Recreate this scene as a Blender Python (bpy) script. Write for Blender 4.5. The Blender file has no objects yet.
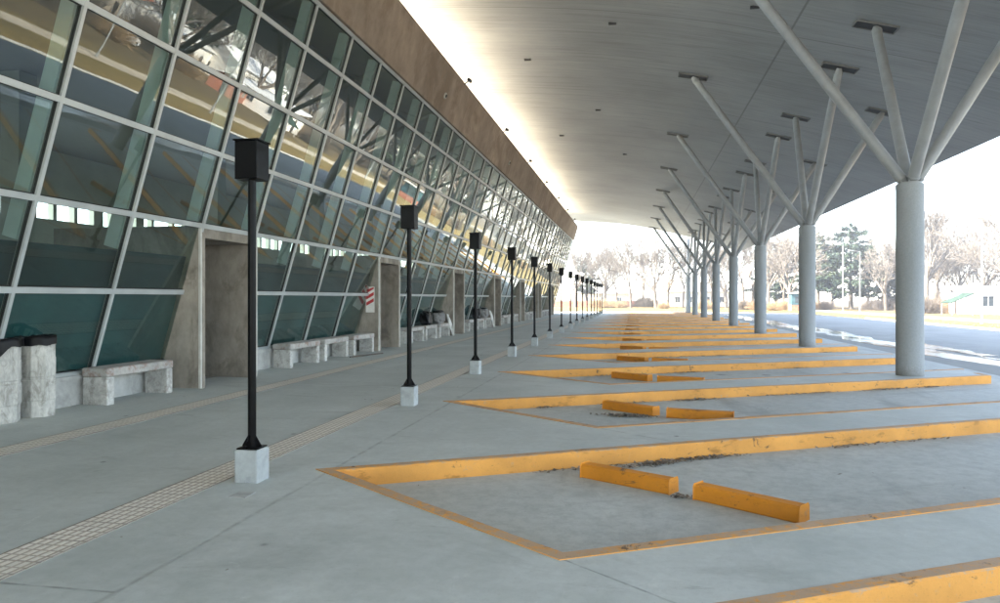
import bpy, bmesh, math, random
from mathutils import Vector, Matrix
from mathutils.geometry import tessellate_polygon
rnd = random.Random(7)
S = bpy.context.scene
COL = S.collection
R = math.radians

# ------------------------------------------------------------------ helpers
class NT:
    def __init__(self, name):
        self.m = bpy.data.materials.new(name); self.m.use_nodes = True
        self.t = self.m.node_tree; self.t.nodes.clear()
        self.out = self.t.nodes.new('ShaderNodeOutputMaterial')
    def n(self, typ, ins=None, **props):
        nd = self.t.nodes.new('ShaderNode' + typ)
        for k, v in props.items(): setattr(nd, k, v)
        for k, v in (ins or {}).items(): self.set(nd.inputs[k], v)
        return nd
    def set(self, sock, v):
        if hasattr(v, 'outputs'): v = v.outputs[0]
        if isinstance(v, bpy.types.NodeSocket): self.t.links.new(v, sock)
        elif isinstance(v, (tuple, list)) and len(v) == 3 and sock.type == 'RGBA': sock.default_value = (*v, 1)
        else: sock.default_value = v
    def math(self, op, a, b=0.0, c=0.0):
        return self.n('Math', {0: a, 1: b, 2: c}, operation=op).outputs[0]
    def mix(self, f, a, b, blend='MIX'):
        nd = self.n('Mix', data_type='RGBA', blend_type=blend)
        self.set(nd.inputs[0], f); self.set(nd.inputs[6], a); self.set(nd.inputs[7], b)
        return nd.outputs[2]
    def ramp(self, f, lo, hi, a=0.0, b=1.0):
        return self.n('MapRange', {0: f, 1: lo, 2: hi, 3: a, 4: b}).outputs[0]
    def coord(self, world):
        if world: return self.n('NewGeometry').outputs['Position']
        return self.n('TexCoord').outputs['Object']
    def noise(self, vec, scale, detail=4, rough=.55, stretch=None, dist=0.0):
        if stretch: vec = self.n('VectorMath', {0: vec, 1: stretch}, operation='MULTIPLY').outputs[0]
        return self.n('TexNoise', {'Vector': vec, 'Scale': scale, 'Detail': detail, 'Roughness': rough, 'Distortion': dist}).outputs[0]
    def bsdf(self, color, rough=.8, metal=0.0, normal=None, spec=.5, **kw):
        b = self.n('BsdfPrincipled')
        self.set(b.inputs['Base Color'], color); self.set(b.inputs['Roughness'], rough); self.set(b.inputs['Metallic'], metal)
        self.set(b.inputs['Specular IOR Level'], spec)
        if normal is not None: self.set(b.inputs['Normal'], normal)
        for k, v in kw.items(): self.set(b.inputs[k], v)
        self.t.links.new(b.outputs[0], self.out.inputs[0]); return b
    def bump(self, h, strength=.3, dist=.01):
        return self.n('Bump', {'Height': h, 'Strength': strength, 'Distance': dist}).outputs[0]

def concrete(name, c, var=.35, world=False, scale=1.0, bump=.25, rough=.85, stain=(.5, .48, .45), stain_amt=.5, stretch=None, spec=.3):
    k = NT(name); p = k.coord(world)
    if not world:
        r = k.n('ObjectInfo').outputs['Random']
        p = k.n('VectorMath', {0: p, 1: k.n('CombineXYZ', {0: k.math('MULTIPLY', r, 37.0), 1: k.math('MULTIPLY', r, 11.0), 2: 0.0})}, operation='ADD').outputs[0]
    n1 = k.noise(p, .7 * scale, 6, .6, stretch); n2 = k.noise(p, 6 * scale, 6, .65, stretch); n3 = k.noise(p, 60 * scale, 3, .6)
    d = tuple(x * (1 - var) for x in c); l = tuple(min(1, x * (1 + var * .6)) for x in c)
    col = k.mix(k.ramp(k.math('ADD', k.math('MULTIPLY', n1, .6), k.math('MULTIPLY', n2, .4)), .36, .64), d, l)
    col = k.mix(k.math('MULTIPLY', k.ramp(k.noise(p, 1.7 * scale, 7, .7, stretch, .6), .50, .62), stain_amt), col, tuple(a * b for a, b in zip(c, stain)))
    col = k.mix(k.ramp(n3, .62, .75, 0, .3), col, tuple(x * .45 for x in c))
    h = k.math('ADD', k.math('MULTIPLY', n2, .6), k.math('MULTIPLY', n3, .4))
    k.bsdf(col, k.ramp(n2, .3, .7, rough - .08, min(1, rough + .08)), 0, k.bump(h, bump, .01), spec)
    return k.m

def simple(name, c, rough=.5, metal=0.0, var=.15, scale=8, bump=0.0, spec=.5):
    k = NT(name); p = k.coord(False); n = k.noise(p, scale, 5, .6)
    col = k.mix(k.ramp(n, .35, .65), tuple(x * (1 - var) for x in c), tuple(min(1, x * (1 + var)) for x in c))
    k.bsdf(col, k.ramp(n, .3, .7, max(.05, rough - .08), min(1, rough + .08)), metal, k.bump(n, bump, .005) if bump else None, spec)
    return k.m

ORG = {}
def org(o): return ORG.get(o.name, Vector((0, 0, 0))) if o else Vector((0, 0, 0))

class MB:
    def __init__(s): s.v = []; s.f = []; s.mi = []; s.sm = []
    def add(s, vs, fs, mi=0, smooth=False):
        b = len(s.v); s.v += [Vector(x) for x in vs]
        for f in fs: s.f.append([b + i for i in f]); s.mi.append(mi); s.sm.append(smooth)
    def hexa(s, p, mi=0):   # p: 4 bottom (ccw from above) + 4 top
        s.add(p, [(3, 2, 1, 0), (4, 5, 6, 7), (0, 1, 5, 4), (1, 2, 6, 5), (2, 3, 7, 6), (3, 0, 4, 7)], mi)
    def box(s, x0, x1, y0, y1, z0, z1, mi=0):
        s.hexa([(x0, y0, z0), (x1, y0, z0), (x1, y1, z0), (x0, y1, z0), (x0, y0, z1), (x1, y0, z1), (x1, y1, z1), (x0, y1, z1)], mi)
    def obox(s, c, u, w, h, mi=0):  # centre, half vectors
        c, u, w, h = map(Vector, (c, u, w, h))
        s.hexa([c - u - w - h, c + u - w - h, c + u + w - h, c - u + w - h, c - u - w + h, c + u - w + h, c + u + w + h, c - u + w + h], mi)
    def tube(s, p0, p1, r0, r1=None, n=12, mi=0, caps=True):
        p0, p1 = Vector(p0), Vector(p1); r1 = r0 if r1 is None else r1
        d = (p1 - p0).normalized(); a = d.orthogonal().normalized(); b = d.cross(a)
        ring = lambda p, r: [p + (a * math.cos(2 * math.pi * i / n) + b * math.sin(2 * math.pi * i / n)) * r for i in range(n)]
        A, B = ring(p0, r0), ring(p1, r1)
        s.add(A + B, [(i, (i + 1) % n, n + (i + 1) % n, n + i) for i in range(n)], mi, True)
        if caps: s.add(A, [tuple(range(n))[::-1]], mi); s.add(B, [tuple(range(n))], mi)
    def lathe(s, c, prof, n=24, mi=0, smooth=True, rot=0):   # prof: [(r, z)]
        c = Vector(c); vs = []
        for r, z in prof:
            vs += [c + Vector((r * math.cos(rot + 2 * math.pi * i / n), r * math.sin(rot + 2 * math.pi * i / n), z)) for i in range(n)]
        fs = [(k * n + i, k * n + (i + 1) % n, (k + 1) * n + (i + 1) % n, (k + 1) * n + i) for k in range(len(prof) - 1) for i in range(n)]
        s.add(vs, fs, mi, smooth)
    def prism(s, poly, z0, z1, mi=0):
        n = len(poly); A = [Vector((x, y, z0)) for x, y in poly]; B = [Vector((x, y, z1)) for x, y in poly]
        tri = tessellate_polygon([B]); fs = []
        for t in tri:
            a, b, c = (B[i] for i in t)
            if (b - a).cross(c - a).z < 0: t = (t[0], t[2], t[1])
            fs.append(tuple(t))
        s.add(B, fs, mi); s.add(A, [f[::-1] for f in fs], mi)
        area = sum(poly[i][0] * poly[(i + 1) % n][1] - poly[(i + 1) % n][0] * poly[i][1] for i in range(n))
        q = [(i, (i + 1) % n, n + (i + 1) % n, n + i) for i in range(n)]
        s.add(A + B, q if area > 0 else [f[::-1] for f in q], mi)
    def build(s, name, mats, parent=None, bevel=0):
        me = bpy.data.meshes.new(name)
        o = org(parent)
        me.from_pydata([tuple(v - o) for v in s.v], [], s.f)
        for m in (mats if isinstance(mats, (list, tuple)) else [mats]): me.materials.append(m)
        me.polygons.foreach_set('material_index', s.mi); me.polygons.foreach_set('use_smooth', s.sm)
        me.update()
        ob = bpy.data.objects.new(name, me); COL.objects.link(ob)
        if parent: ob.parent = parent
        ORG[ob.name] = o
        if bevel:
            b = ob.modifiers.new('bevel', 'BEVEL'); b.width = bevel; b.segments = 2; b.limit_method = 'ANGLE'; b.angle_limit = R(40)
        return ob

def tag(o, label=None, cat=None, group=None, kind=None):
    if label: o['label'] = label
    if cat: o['category'] = cat
    if group: o['group'] = group
    if kind: o['kind'] = kind
    return o
def thing(name, label, cat, loc=(0, 0, 0), group=None):
    o = bpy.data.objects.new(name, None); COL.objects.link(o); o.location = loc; o.empty_display_size = .2
    ORG[o.name] = Vector(loc)
    return tag(o, label, cat, group)
KIDS = {}
def dup(root, loc, rotz=0.0, label=None, scale=None):
    def cp(o, parent):
        c = o.copy(); COL.objects.link(c); c.parent = parent
        for ch in list(o.children): cp(ch, c)
        return c
    c = cp(root, None); c.location = loc; c.rotation_euler = (0, 0, rotz)
    if scale: c.scale = scale
    if label: c['label'] = label
    return c
ORD = ['nearest', 'second', 'third', 'fourth', 'fifth', 'sixth', 'seventh', 'eighth', 'ninth', 'tenth', 'eleventh', 'twelfth', 'thirteenth', 'fourteenth', 'fifteenth', 'sixteenth', 'seventeenth', 'eighteenth']

# ------------------------------------------------------------------ camera
F = 720.0; CAMH = 1.7; A = math.atan(135 / F); CA, SA = math.cos(A), math.sin(A)
cd = bpy.data.cameras.new('camera'); cam = bpy.data.objects.new('camera', cd); COL.objects.link(cam)
cam.location = (0, 0, CAMH); cam.rotation_euler = (R(90), 0, A)
cd.sensor_width = 36; cd.lens = F / 1000 * 36; cd.shift_y = -.0035; cd.clip_end = 3000
S.camera = cam
def at(u, D): # photo column and camera depth -> ground x, y
    r = (u - 500) / F * D
    return (r * CA - D * SA, r * SA + D * CA)

# ------------------------------------------------------------------ light
sun_travel = Vector((1.12, .40, -1)).normalized()
w = bpy.data.worlds.new('World'); S.world = w; w.use_nodes = True
t = w.node_tree; bg = t.nodes['Background']; sky = t.nodes.new('ShaderNodeTexSky')
sky.sky_type = 'NISHITA'; sky.sun_disc = False
sky.sun_elevation = math.asin(-sun_travel.z); sky.sun_rotation = math.atan2(-sun_travel.x, -sun_travel.y)
sky.dust_density = .4; sky.air_density = 1.0; sky.ozone_density = .6
hs = t.nodes.new('ShaderNodeHueSaturation'); hs.inputs['Saturation'].default_value = .76; t.links.new(sky.outputs[0], hs.inputs['Color']); t.links.new(hs.outputs[0], bg.inputs[0]); bg.inputs[1].default_value = .13
sl = bpy.data.lights.new('sun', 'SUN'); sl.energy = 5.0; sl.angle = R(.5); sl.color = (1, .91, .76)
so = bpy.data.objects.new('sun', sl); COL.objects.link(so); so.rotation_euler = sun_travel.to_track_quat('-Z', 'Y').to_euler()
S.view_settings.view_transform = 'Standard'; S.view_settings.look = 'None'; S.view_settings.gamma = 1
S.view_settings.exposure = 3.25

# ------------------------------------------------------------------ materials
SLOPE = .566; P = 4.8125
def platform_mat():
    k = NT('platform_concrete'); p = k.coord(True); xyz = k.n('SeparateXYZ', {0: p}); X, Y = xyz.outputs[0], xyz.outputs[1]
    n1 = k.noise(p, .35, 6, .6); n2 = k.noise(p, 2.2, 7, .65, None, .4); n3 = k.noise(p, 40, 3, .6); n4 = k.noise(p, 1.1, 5, .6, (1, .25, 1))
    f = k.math('ADD', k.math('MULTIPLY', n1, .5), k.math('ADD', k.math('MULTIPLY', n2, .3), k.math('MULTIPLY', n4, .2)))
    col = k.mix(k.ramp(f, .38, .62), (.38, .41, .39), (.56, .59, .57))
    col = k.mix(k.ramp(k.noise(p, .9, 8, .7, (.4, 1, 1), 1.2), .56, .72, 0, .45), col, (.22, .22, .205))
    col = k.mix(k.ramp(n3, .60, .74, 0, .25), col, (.17, .17, .16))
    def line(coord, period, off, wd):   # soft dark joint
        q = k.math('PINGPONG', k.math('SUBTRACT', coord, off), period / 2)
        wob = k.math('MULTIPLY', k.math('SUBTRACT', k.noise(p, 3, 3), .5), .02)
        return k.ramp(k.math('ABSOLUTE', k.math('ADD', q, wob)), wd * .4, wd, 1, 0)
    jx = k.math('MULTIPLY', line(Y, P * 2, 3.68, .018), k.ramp(X, -2.96, -2.94, 1, 0))
    jy = k.ramp(k.math('ABSOLUTE', k.math('ADD', X, k.math('ADD', 2.95, k.math('MULTIPLY', k.math('SUBTRACT', n2, .5), .05)))), .006, .03, .8, 0)
    dist = k.math('ADD', k.math('MULTIPLY', X, .6317), k.math('MULTIPLY', Y, .7752))
    ja = k.math('MULTIPLY', line(dist, P * .7752, 6.67 * .7752 - 2.9 * .6317, .014), k.ramp(X, -.5, -.48, 0, 1))
    j = k.math('MAXIMUM', jx, k.math('MAXIMUM', jy, ja))
    br = k.ramp(k.noise(p, 5, 4), .4, .6, .15, .6)
    col = k.mix(k.math('MULTIPLY', j, br), col, (.13, .13, .12))
    n5 = k.noise(p, 11, 6, .7); n6 = k.noise(p, 3.6, 8, .75, (.25, 1, 1), .8)
    col = k.mix(k.ramp(n5, .40, .66, .0, .2), col, (.24, .255, .24))
    col = k.mix(k.ramp(n6, .60, .70, 0, .45), col, (.20, .205, .19))
    col = k.mix(k.ramp(k.noise(p, 1.9, 9, .8, (1, .5, 1), 1.5), .60, .66, 0, .35), col, (.62, .64, .61))
    sp = k.n('TexVoronoi', {'Vector': p, 'Scale': 1.7, 'Randomness': 1.0}); spn = k.n('SeparateColor', {0: sp.outputs['Color']}).outputs[0]
    dot = k.math('MULTIPLY', k.ramp(k.math('ADD', sp.outputs['Distance'], k.math('MULTIPLY', k.math('SUBTRACT', n5, .5), .12)), .03, .075, 1, 0), k.ramp(spn, .70, .74, 0, .75))
    col = k.mix(dot, col, (.09, .09, .085))
    h = k.math('SUBTRACT', k.math('ADD', k.math('MULTIPLY', n2, .5), k.math('MULTIPLY', n3, .3)), k.math('MULTIPLY', j, .8))
    k.bsdf(col, k.ramp(n2, .3, .7, .55, .8), 0, k.bump(h, .22, .008), .4)
    return k.m
M = {}
M['platform'] = platform_mat()
def road_mat():
    k = NT('road_surface'); p = k.coord(True)
    n1 = k.noise(p, .25, 6, .6); n2 = k.noise(p, 2.5, 7, .7, None, .5); n3 = k.noise(p, 50, 3, .6); n4 = k.noise(p, .8, 6, .65, (1, .3, 1), .8)
    col = k.mix(k.ramp(k.math('ADD', k.math('MULTIPLY', n1, .5), k.math('MULTIPLY', n2, .5)), .36, .64), (.40, .42, .395), (.53, .55, .52))
    col = k.mix(k.ramp(n4, .55, .7, 0, .5), col, (.17, .17, .165))
    col = k.mix(k.ramp(n3, .6, .74, 0, .35), col, (.12, .12, .12))
    n5 = k.noise(p, 9, 6, .7)
    col = k.mix(k.ramp(n5, .42, .68, 0, .35), col, (.20, .205, .195))
    sp = k.n('TexVoronoi', {'Vector': p, 'Scale': .9, 'Randomness': 1.0}); spn = k.n('SeparateColor', {0: sp.outputs['Color']}).outputs[0]
    dot = k.math('MULTIPLY', k.ramp(k.math('ADD', sp.outputs['Distance'], k.math('MULTIPLY', k.math('SUBTRACT', n5, .5), .25)), .05, .14, 1, 0), k.ramp(spn, .55, .62, 0, .8))
    col = k.mix(dot, col, (.085, .085, .08))
    q_ = k.n('VectorRotate', {'Vector': p, 'Angle': math.atan(SLOPE)}, rotation_type='Z_AXIS', invert=True).outputs[0]
    ty = k.ramp(k.noise(q_, 1.0, 5, .7, (.12, 2.6, 1)), .58, .70, 0, .22)
    col = k.mix(ty, col, (.14, .142, .138))
    k.bsdf(col, k.ramp(n2, .3, .7, .6, .85), 0, k.bump(k.math('ADD', n2, n3), .25, .008), .35)
    return k.m
M['road'] = road_mat()
def asphalt_mat():
    k = NT('asphalt_surface'); p = k.coord(True)
    n1 = k.noise(p, .25, 6, .6); n2 = k.noise(p, 2.5, 7, .7, None, .5); n3 = k.noise(p, 50, 3, .6); n4 = k.noise(p, .8, 6, .65, (1, .12, 1), .8)
    col = k.mix(k.ramp(k.math('ADD', k.math('MULTIPLY', n1, .5), k.math('MULTIPLY', n2, .5)), .36, .64), (.20, .20, .185), (.29, .288, .265))
    col = k.mix(k.ramp(n4, .52, .66, 0, .6), col, (.30, .30, .275))
    col = k.mix(k.ramp(n3, .6, .74, 0, .35), col, (.05, .05, .05))
    k.bsdf(col, k.ramp(n2, .3, .7, .7, .85), 0, k.bump(k.math('ADD', n2, n3), .2, .006), .25)
    return k.m
M['asphalt'] = asphalt_mat()
def field_mat():
    k = NT('dry_grass_field'); p = k.coord(True)
    n1 = k.noise(p, .12, 6, .6); n2 = k.noise(p, 1.3, 7, .7, (.6, 1, 1)); n3 = k.noise(p, 14, 5, .7)
    f = k.math('ADD', k.math('MULTIPLY', n1, .4), k.math('ADD', k.math('MULTIPLY', n2, .35), k.math('MULTIPLY', n3, .25)))
    col = k.mix(k.ramp(f, .38, .62), (.12, .09, .036), (.21, .16, .07))
    col = k.mix(k.ramp(n1, .52, .62, 0, .6), col, (.08, .06, .03))
    col = k.mix(k.ramp(n2, .62, .72, 0, .5), col, (.10, .105, .035))
    fx_ = k.n('SeparateXYZ', {0: p}).outputs[0]
    col = k.mix(k.ramp(k.math('ADD', fx_, k.math('MULTIPLY', n1, 14.0)), 37, 43, 0, .75), col, k.mix(n2, (.05, .038, .026), (.13, .10, .065)))
    k.bsdf(col, .95, 0, k.bump(k.math('ADD', n2, n3), .8, .05), .1)
    return k.m
M['field'] = field_mat()
M['track'] = concrete('dirt_track_gravel', (.40, .35, .27), .3, True, .8, .3, .95, (.6, .55, .5), .6, (1, .3, 1))
def tactile_mat():
    k = NT('tactile_tile'); p = k.coord(True); xyz = k.n('SeparateXYZ', {0: p}); X, Y = xyz.outputs[0], xyz.outputs[1]
    n2 = k.noise(p, 3, 6, .7); n3 = k.noise(p, 30, 3, .6)
    bar = k.math('PINGPONG', X, .033); bar = k.ramp(bar, .019, .025, 1, 0)
    dash = k.ramp(k.math('PINGPONG', k.math('ADD', Y, .01), .05), .006, .011, 0, 1)
    h = k.math('MULTIPLY', bar, dash)
    tile = k.ramp(k.math('PINGPONG', Y, .2), .003, .008, 1, 0)
    col = k.mix(k.ramp(n2, .35, .65), (.38, .33, .275), (.46, .41, .34))
    col = k.mix(k.math('MULTIPLY', h, k.ramp(n2, .3, .6, .9, .6)), col, (.86, .82, .74))
    col = k.mix(k.math('MULTIPLY', tile, .45), col, (.16, .14, .12))
    ed = k.math('MINIMUM', k.math('ABSOLUTE', k.math('ADD', X, 3.94)), k.math('ABSOLUTE', k.math('ADD', X, 6.88)))
    col = k.mix(k.ramp(ed, .172, .182, 0, .85), col, (.20, .17, .145))
    col = k.mix(k.ramp(n3, .6, .75, 0, .3), col, (.16, .14, .12))
    k.bsdf(col, .7, 0, k.bump(h, .6, .006), .3)
    return k.m
M['tactile'] = tactile_mat()
def kerb_paint(name, c, worn, amt):
    k = NT(name); p = k.coord(True); g = k.n('NewGeometry'); nz = k.n('SeparateXYZ', {0: g.outputs['Normal']}).outputs[2]
    n1 = k.noise(p, 1.2, 6, .65); n2 = k.noise(p, 9, 7, .75, None, .6); n3 = k.noise(p, 60, 3, .6)
    col = k.mix(k.ramp(n1, .35, .65), tuple(x * .85 for x in c), tuple(x * 1.12 for x in c))
    chip = k.math('ADD', n2, k.math('MULTIPLY', k.ramp(nz, .5, .9), amt))
    col = k.mix(k.ramp(chip, .60, .70, 0, .9), col, worn)
    col = k.mix(k.ramp(n3, .62, .74, 0, .35), col, (.10, .075, .05))
    col = k.mix(k.ramp(k.noise(p, 3.1, 8, .8, (1, 1, 2), 1.0), .60, .64, 0, .85), col, (.045, .038, .03))
    dirt = k.ramp(k.noise(p, 2.3, 6, .7, (1, 1, 3)), .58, .68, 0, .7)
    col = k.mix(dirt, col, tuple(x * .42 for x in c))
    k.bsdf(col, .72, 0, k.bump(k.math('ADD', n2, n3), .3, .006), .3)
    return k.m
M['kerb'] = kerb_paint('kerb_paint_yellow', (.64, .30, .066), (.42, .30, .20), .20)
M['stop'] = kerb_paint('wheel_stop_paint', (.60, .225, .015), (.30, .17, .07), .0)
M['post'] = simple('black_paint_metal', (.0016, .0017, .002), .36, 0, .3, 20, .05, .12)
M['pedestal'] = concrete('pedestal_concrete', (.40, .425, .425), .2, False, 2.5, .2, .8, (.55, .55, .55), .45)
M['bench'] = concrete('bench_concrete', (.52, .515, .49), .35, False, 4.0, .35, .85, (.45, .41, .39), .7)
M['bench_top'] = concrete('bench_top_worn', (.42, .405, .38), .35, False, 3.0, .35, .8, (.62, .42, .36), .8)
M['bin'] = concrete('bin_concrete', (.50, .49, .455), .4, False, 4.5, .5, .9, (.42, .40, .37), .75, (1, 1, .45))
M['plinth'] = concrete('plinth_concrete', (.46, .46, .44), .25, True, 1.2, .25, .85, (.5, .5, .5), .5)
M['portal'] = concrete('portal_concrete', (.315, .282, .24), .45, True, .9, .35, .85, (.45, .43, .40), .7, (1, 1, .55))
M['trim'] = simple('pale_trim', (.55, .54, .50), .6, 0, .12, 5)
M['fascia'] = concrete('fascia_concrete', (.40, .315, .245), .4, True, .7, .35, .85, (.62, .58, .55), .7, (1, .6, .4))
def column_mat():
    k = NT('column_concrete'); p = k.coord(True); z = k.n('SeparateXYZ', {0: p}).outputs[2]
    n1 = k.noise(p, 1.2, 6, .6, (1, 1, .3)); n2 = k.noise(p, 5, 7, .7, (1.6, 1.6, .12)); n3 = k.noise(p, 30, 4, .6)
    col = k.mix(k.ramp(k.math('ADD', k.math('MULTIPLY', n1, .6), k.math('MULTIPLY', n3, .4)), .38, .62), (.215, .23, .232), (.29, .305, .307))
    col = k.mix(k.ramp(n2, .55, .68, 0, .45), col, (.22, .225, .215))
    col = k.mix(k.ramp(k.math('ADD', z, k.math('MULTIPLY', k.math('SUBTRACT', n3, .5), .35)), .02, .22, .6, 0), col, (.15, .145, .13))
    k.bsdf(col, k.ramp(n3, .3, .7, .6, .75), 0, k.bump(k.math('ADD', n1, n3), .15, .008), .35)
    return k.m
M['column'] = column_mat()
M['steel'] = simple('grey_painted_steel', (.255, .265, .265), .45, 0, .1, 3, .03)
M['alu'] = simple('aluminium_frame', (.50, .53, .53), .38, .35, .08, 2)
M['alu_pale'] = simple('pale_glazing_fin', (.66, .71, .69), .5, 0, .08, 2)
M['dark_steel'] = simple('dark_socket_steel', (.03, .03, .032), .6, .2, .3, 6)
M['gasket'] = simple('black_rubber_gasket', (.02, .022, .022), .7)
M['rim'] = simple('weathered_steel_rim', (.13, .13, .125), .6)
M['bag'] = simple('black_plastic_bag', (.003, .003, .004), .4, 0, .3, 9, .4, .18)
M['sack'] = simple('grey_sack_cloth', (.20, .195, .19), .85, 0, .3, 9, .8)
M['white_plastic'] = simple('white_plastic_sheet', (.62, .62, .6), .45, 0, .15, 9, .7)
M['spandrel'] = simple('dark_spandrel_panel', (.014, .036, .04), .5, 0, .5, 1.2)
M['spandrel_teal'] = simple('teal_spandrel_panel', (.042, .115, .125), .5, 0, .35, .8)
M['inner_wall'] = simple('interior_plaster', (.24, .255, .24), .9, 0, .12, .6)
M['inner_ceiling'] = simple('interior_ceiling_dark', (.05, .055, .052), .9, 0, .12, .6)
M['inner_floor'] = simple('interior_floor_tiles', (.16, .16, .15), .35, 0, .15, .7)
M['roof_white'] = simple('bright_metal_roofing', (.80, .72, .60), .68, .85, .05, .5)
M['door'] = simple('brown_metal_door', (.06, .05, .045), .5, .2, .3, 3)
M['lens'] = simple('dark_lens', (.02, .02, .02), .15)
M['white_wall'] = concrete('white_house_render', (.80, .78, .73), .08, True, .6, .1, .9, (.75, .72, .68), .4)
M['cream_wall'] = concrete('cream_house_render', (.62, .52, .40), .12, True, .6, .1, .9, (.75, .72, .68), .4)
M['red_roof'] = concrete('terracotta_tiles', (.42, .14, .08), .3, True, 2.0, .6, .85, (.6, .55, .5), .5)
M['brick'] = concrete('red_brick_wall', (.36, .15, .10), .3, True, 3.0, .5, .9, (.6, .55, .5), .5)
M['zinc'] = concrete('zinc_sheet_roof', (.62, .63, .63), .15, True, 1.0, .2, .5, (.6, .55, .5), .4)
M['teal'] = simple('teal_painted_panel', (.035, .085, .10), .5, 0, .2, 2)
M['green'] = simple('green_awning_cloth', (.012, .032, .02), .8, 0, .3, 2)
M['window'] = simple('dark_window_glass', (.03, .04, .05), .08)
M['bark'] = simple('grey_bark', (.11, .09, .072), .95, 0, .35, 6, .6)
M['twig'] = simple('bare_twigs', (.125, .11, .095), .95, 0, .3, 4)
M['pale_bark'] = simple('pale_bark', (.15, .125, .10), .95, 0, .3, 5, .5)
def needle_mat(name, a, b):
    k = NT(name); p = k.coord(False); n = k.noise(p, 1.1, 4, .6)
    col = k.mix(k.ramp(n, .35, .65), a, b)
    k.bsdf(col, .8, 0, None, .25)
    return k.m
M['needles'] = needle_mat('conifer_needles', (.018, .034, .024), (.045, .068, .042))
M['needles_pale'] = needle_mat('conifer_needles_pale', (.03, .045, .03), (.065, .085, .05))
M['dry_leaf'] = simple('dry_leaves', (.19, .16, .125), .9, 0, .5, 12)
M['dry_shrub'] = simple('dry_shrub_twigs', (.30, .21, .12), .95, 0, .3, 3)
M['straw'] = simple('straw_blades', (.26, .19, .075), .9, 0, .3, 1)
M['car_paint'] = simple('white_car_paint', (.75, .75, .74), .2, 0, .03, 2)
M['tyre'] = simple('black_rubber', (.02, .02, .02), .8)
M['sign_white'] = simple('sign_white_enamel', (.78, .76, .72), .45, 0, .08, 6)
M['sign_red'] = simple('sign_red_enamel', (.50, .04, .04), .45, 0, .12, 6)
def glass_mat():
    k = NT('tinted_reflective_glass'); p = k.coord(True)
    h = k.math('ADD', k.noise(p, .55, 2, .5), k.math('MULTIPLY', k.noise(p, 1.7, 2, .5), .25))
    nrm = k.n('Bump', {'Height': h, 'Strength': .06, 'Distance': .02}).outputs[0]
    gl = k.n('BsdfAnisotropic') if False else k.n('BsdfGlossy', {'Color': (.86, .90, .88), 'Roughness': .004, 'Normal': nrm})
    tr = k.n('BsdfTransparent', {'Color': (.51, .635, .60)})
    fr = k.math('ADD', .075, k.math('MULTIPLY', k.math('POWER', k.n('LayerWeight', {'Blend': .5}).outputs['Facing'], 3.0), .9))
    mx = k.n('MixShader', {0: fr, 1: tr, 2: gl}); k.t.links.new(mx.outputs[0], k.out.inputs[0])
    return k.m
M['glass'] = glass_mat()
def water_mat():
    k = NT('thin_meltwater'); p = k.coord(True)
    n = k.noise(p, 2.5, 4, .6); d = k.noise(p, .9, 5, .6, (1, .25, 1))
    col = k.mix(k.ramp(d, .45, .6), (.10, .105, .11), (.20, .205, .21))
    k.bsdf(col, k.ramp(d, .4, .62, .04, .25), 0, k.bump(n, .06, .004), .5, IOR=1.33)
    return k.m
M['water'] = water_mat()
def soffit_mat():
    k = NT('board_marked_soffit'); p = k.coord(True); xyz = k.n('SeparateXYZ', {0: p}); X, Y = xyz.outputs[0], xyz.outputs[1]
    n1 = k.noise(p, .22, 5, .6); n2 = k.noise(p, 1.0, 6, .65, (.22, 3.2, 1)); n3 = k.noise(p, 1.0, 4, .6, (.8, 16, 1))
    f = k.math('ADD', k.math('MULTIPLY', n1, .45), k.math('ADD', k.math('MULTIPLY', n2, .35), k.math('MULTIPLY', n3, .2)))
    col = k.mix(k.ramp(f, .36, .64), (.175, .185, .186), (.31, .322, .322))
    board = k.ramp(k.math('PINGPONG', Y, .15), .004, .014, .26, 0)
    col = k.mix(board, col, (.10, .10, .098))
    st = k.ramp(k.noise(p, 1.0, 5, .6, (.35, 6, 1)), .54, .70, 0, .38)
    col = k.mix(st, col, (.09, .088, .085))
    seam = k.ramp(k.math('ABSOLUTE', k.math('SUBTRACT', X, 4.36)), .015, .04, .6, 0)
    seam2 = k.ramp(k.math('PINGPONG', k.math('SUBTRACT', Y, 2.8), 4.8125), .012, .03, .6, 0)
    col = k.mix(k.math('MAXIMUM', seam, seam2), col, (.06, .06, .058))
    k.bsdf(col, k.ramp(n2, .3, .7, .5, .7), 0, k.bump(k.math('SUBTRACT', n3, k.math('MULTIPLY', board, 1.5)), .25, .01), .5)
    return k.m
M['soffit'] = soffit_mat()
M['roof_edge'] = simple('canopy_edge_metal', (.45, .46, .47), .5, .2, .1, 1)

# ------------------------------------------------------------------ ground
GZ = -.22; RZ = -.17
g = MB(); g.box(-399, 499, -299, 599, GZ - 1, GZ); tag(g.build('ground', M['field']), kind='structure')
g = MB(); g.box(-60, 8.6, -60, 92, RZ - .3, RZ); tag(g.build('bay_pavement', M['road']), kind='structure')
g = MB(); g.box(8.6, 20.4, -60, 92, RZ - .31, RZ - .002); g.prism([(20.4, 40), (20.4, 92), (12, 98), (-60, 104), (-60, 92), (19, 92)], RZ - .3, RZ - .004)
tag(g.build('road', M['asphalt']), kind='structure')
k = MB(); k.box(20.4, 20.62, -60, 70, RZ - .3, RZ + .1); tag(k.build('road_kerb', M['plinth'], bevel=.02), kind='structure')
k = MB(); pts = []
for i in range(60):
    y = -60 + i * 4.2; pts.append((26.3 + 1.0 * math.sin(y * .03), y))
poly = pts + [(x + 3.3, y) for x, y in reversed(pts)]
k.prism(poly, GZ - .2, GZ + .012); tag(k.build('dirt_track', M['track']), kind='structure')

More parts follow.
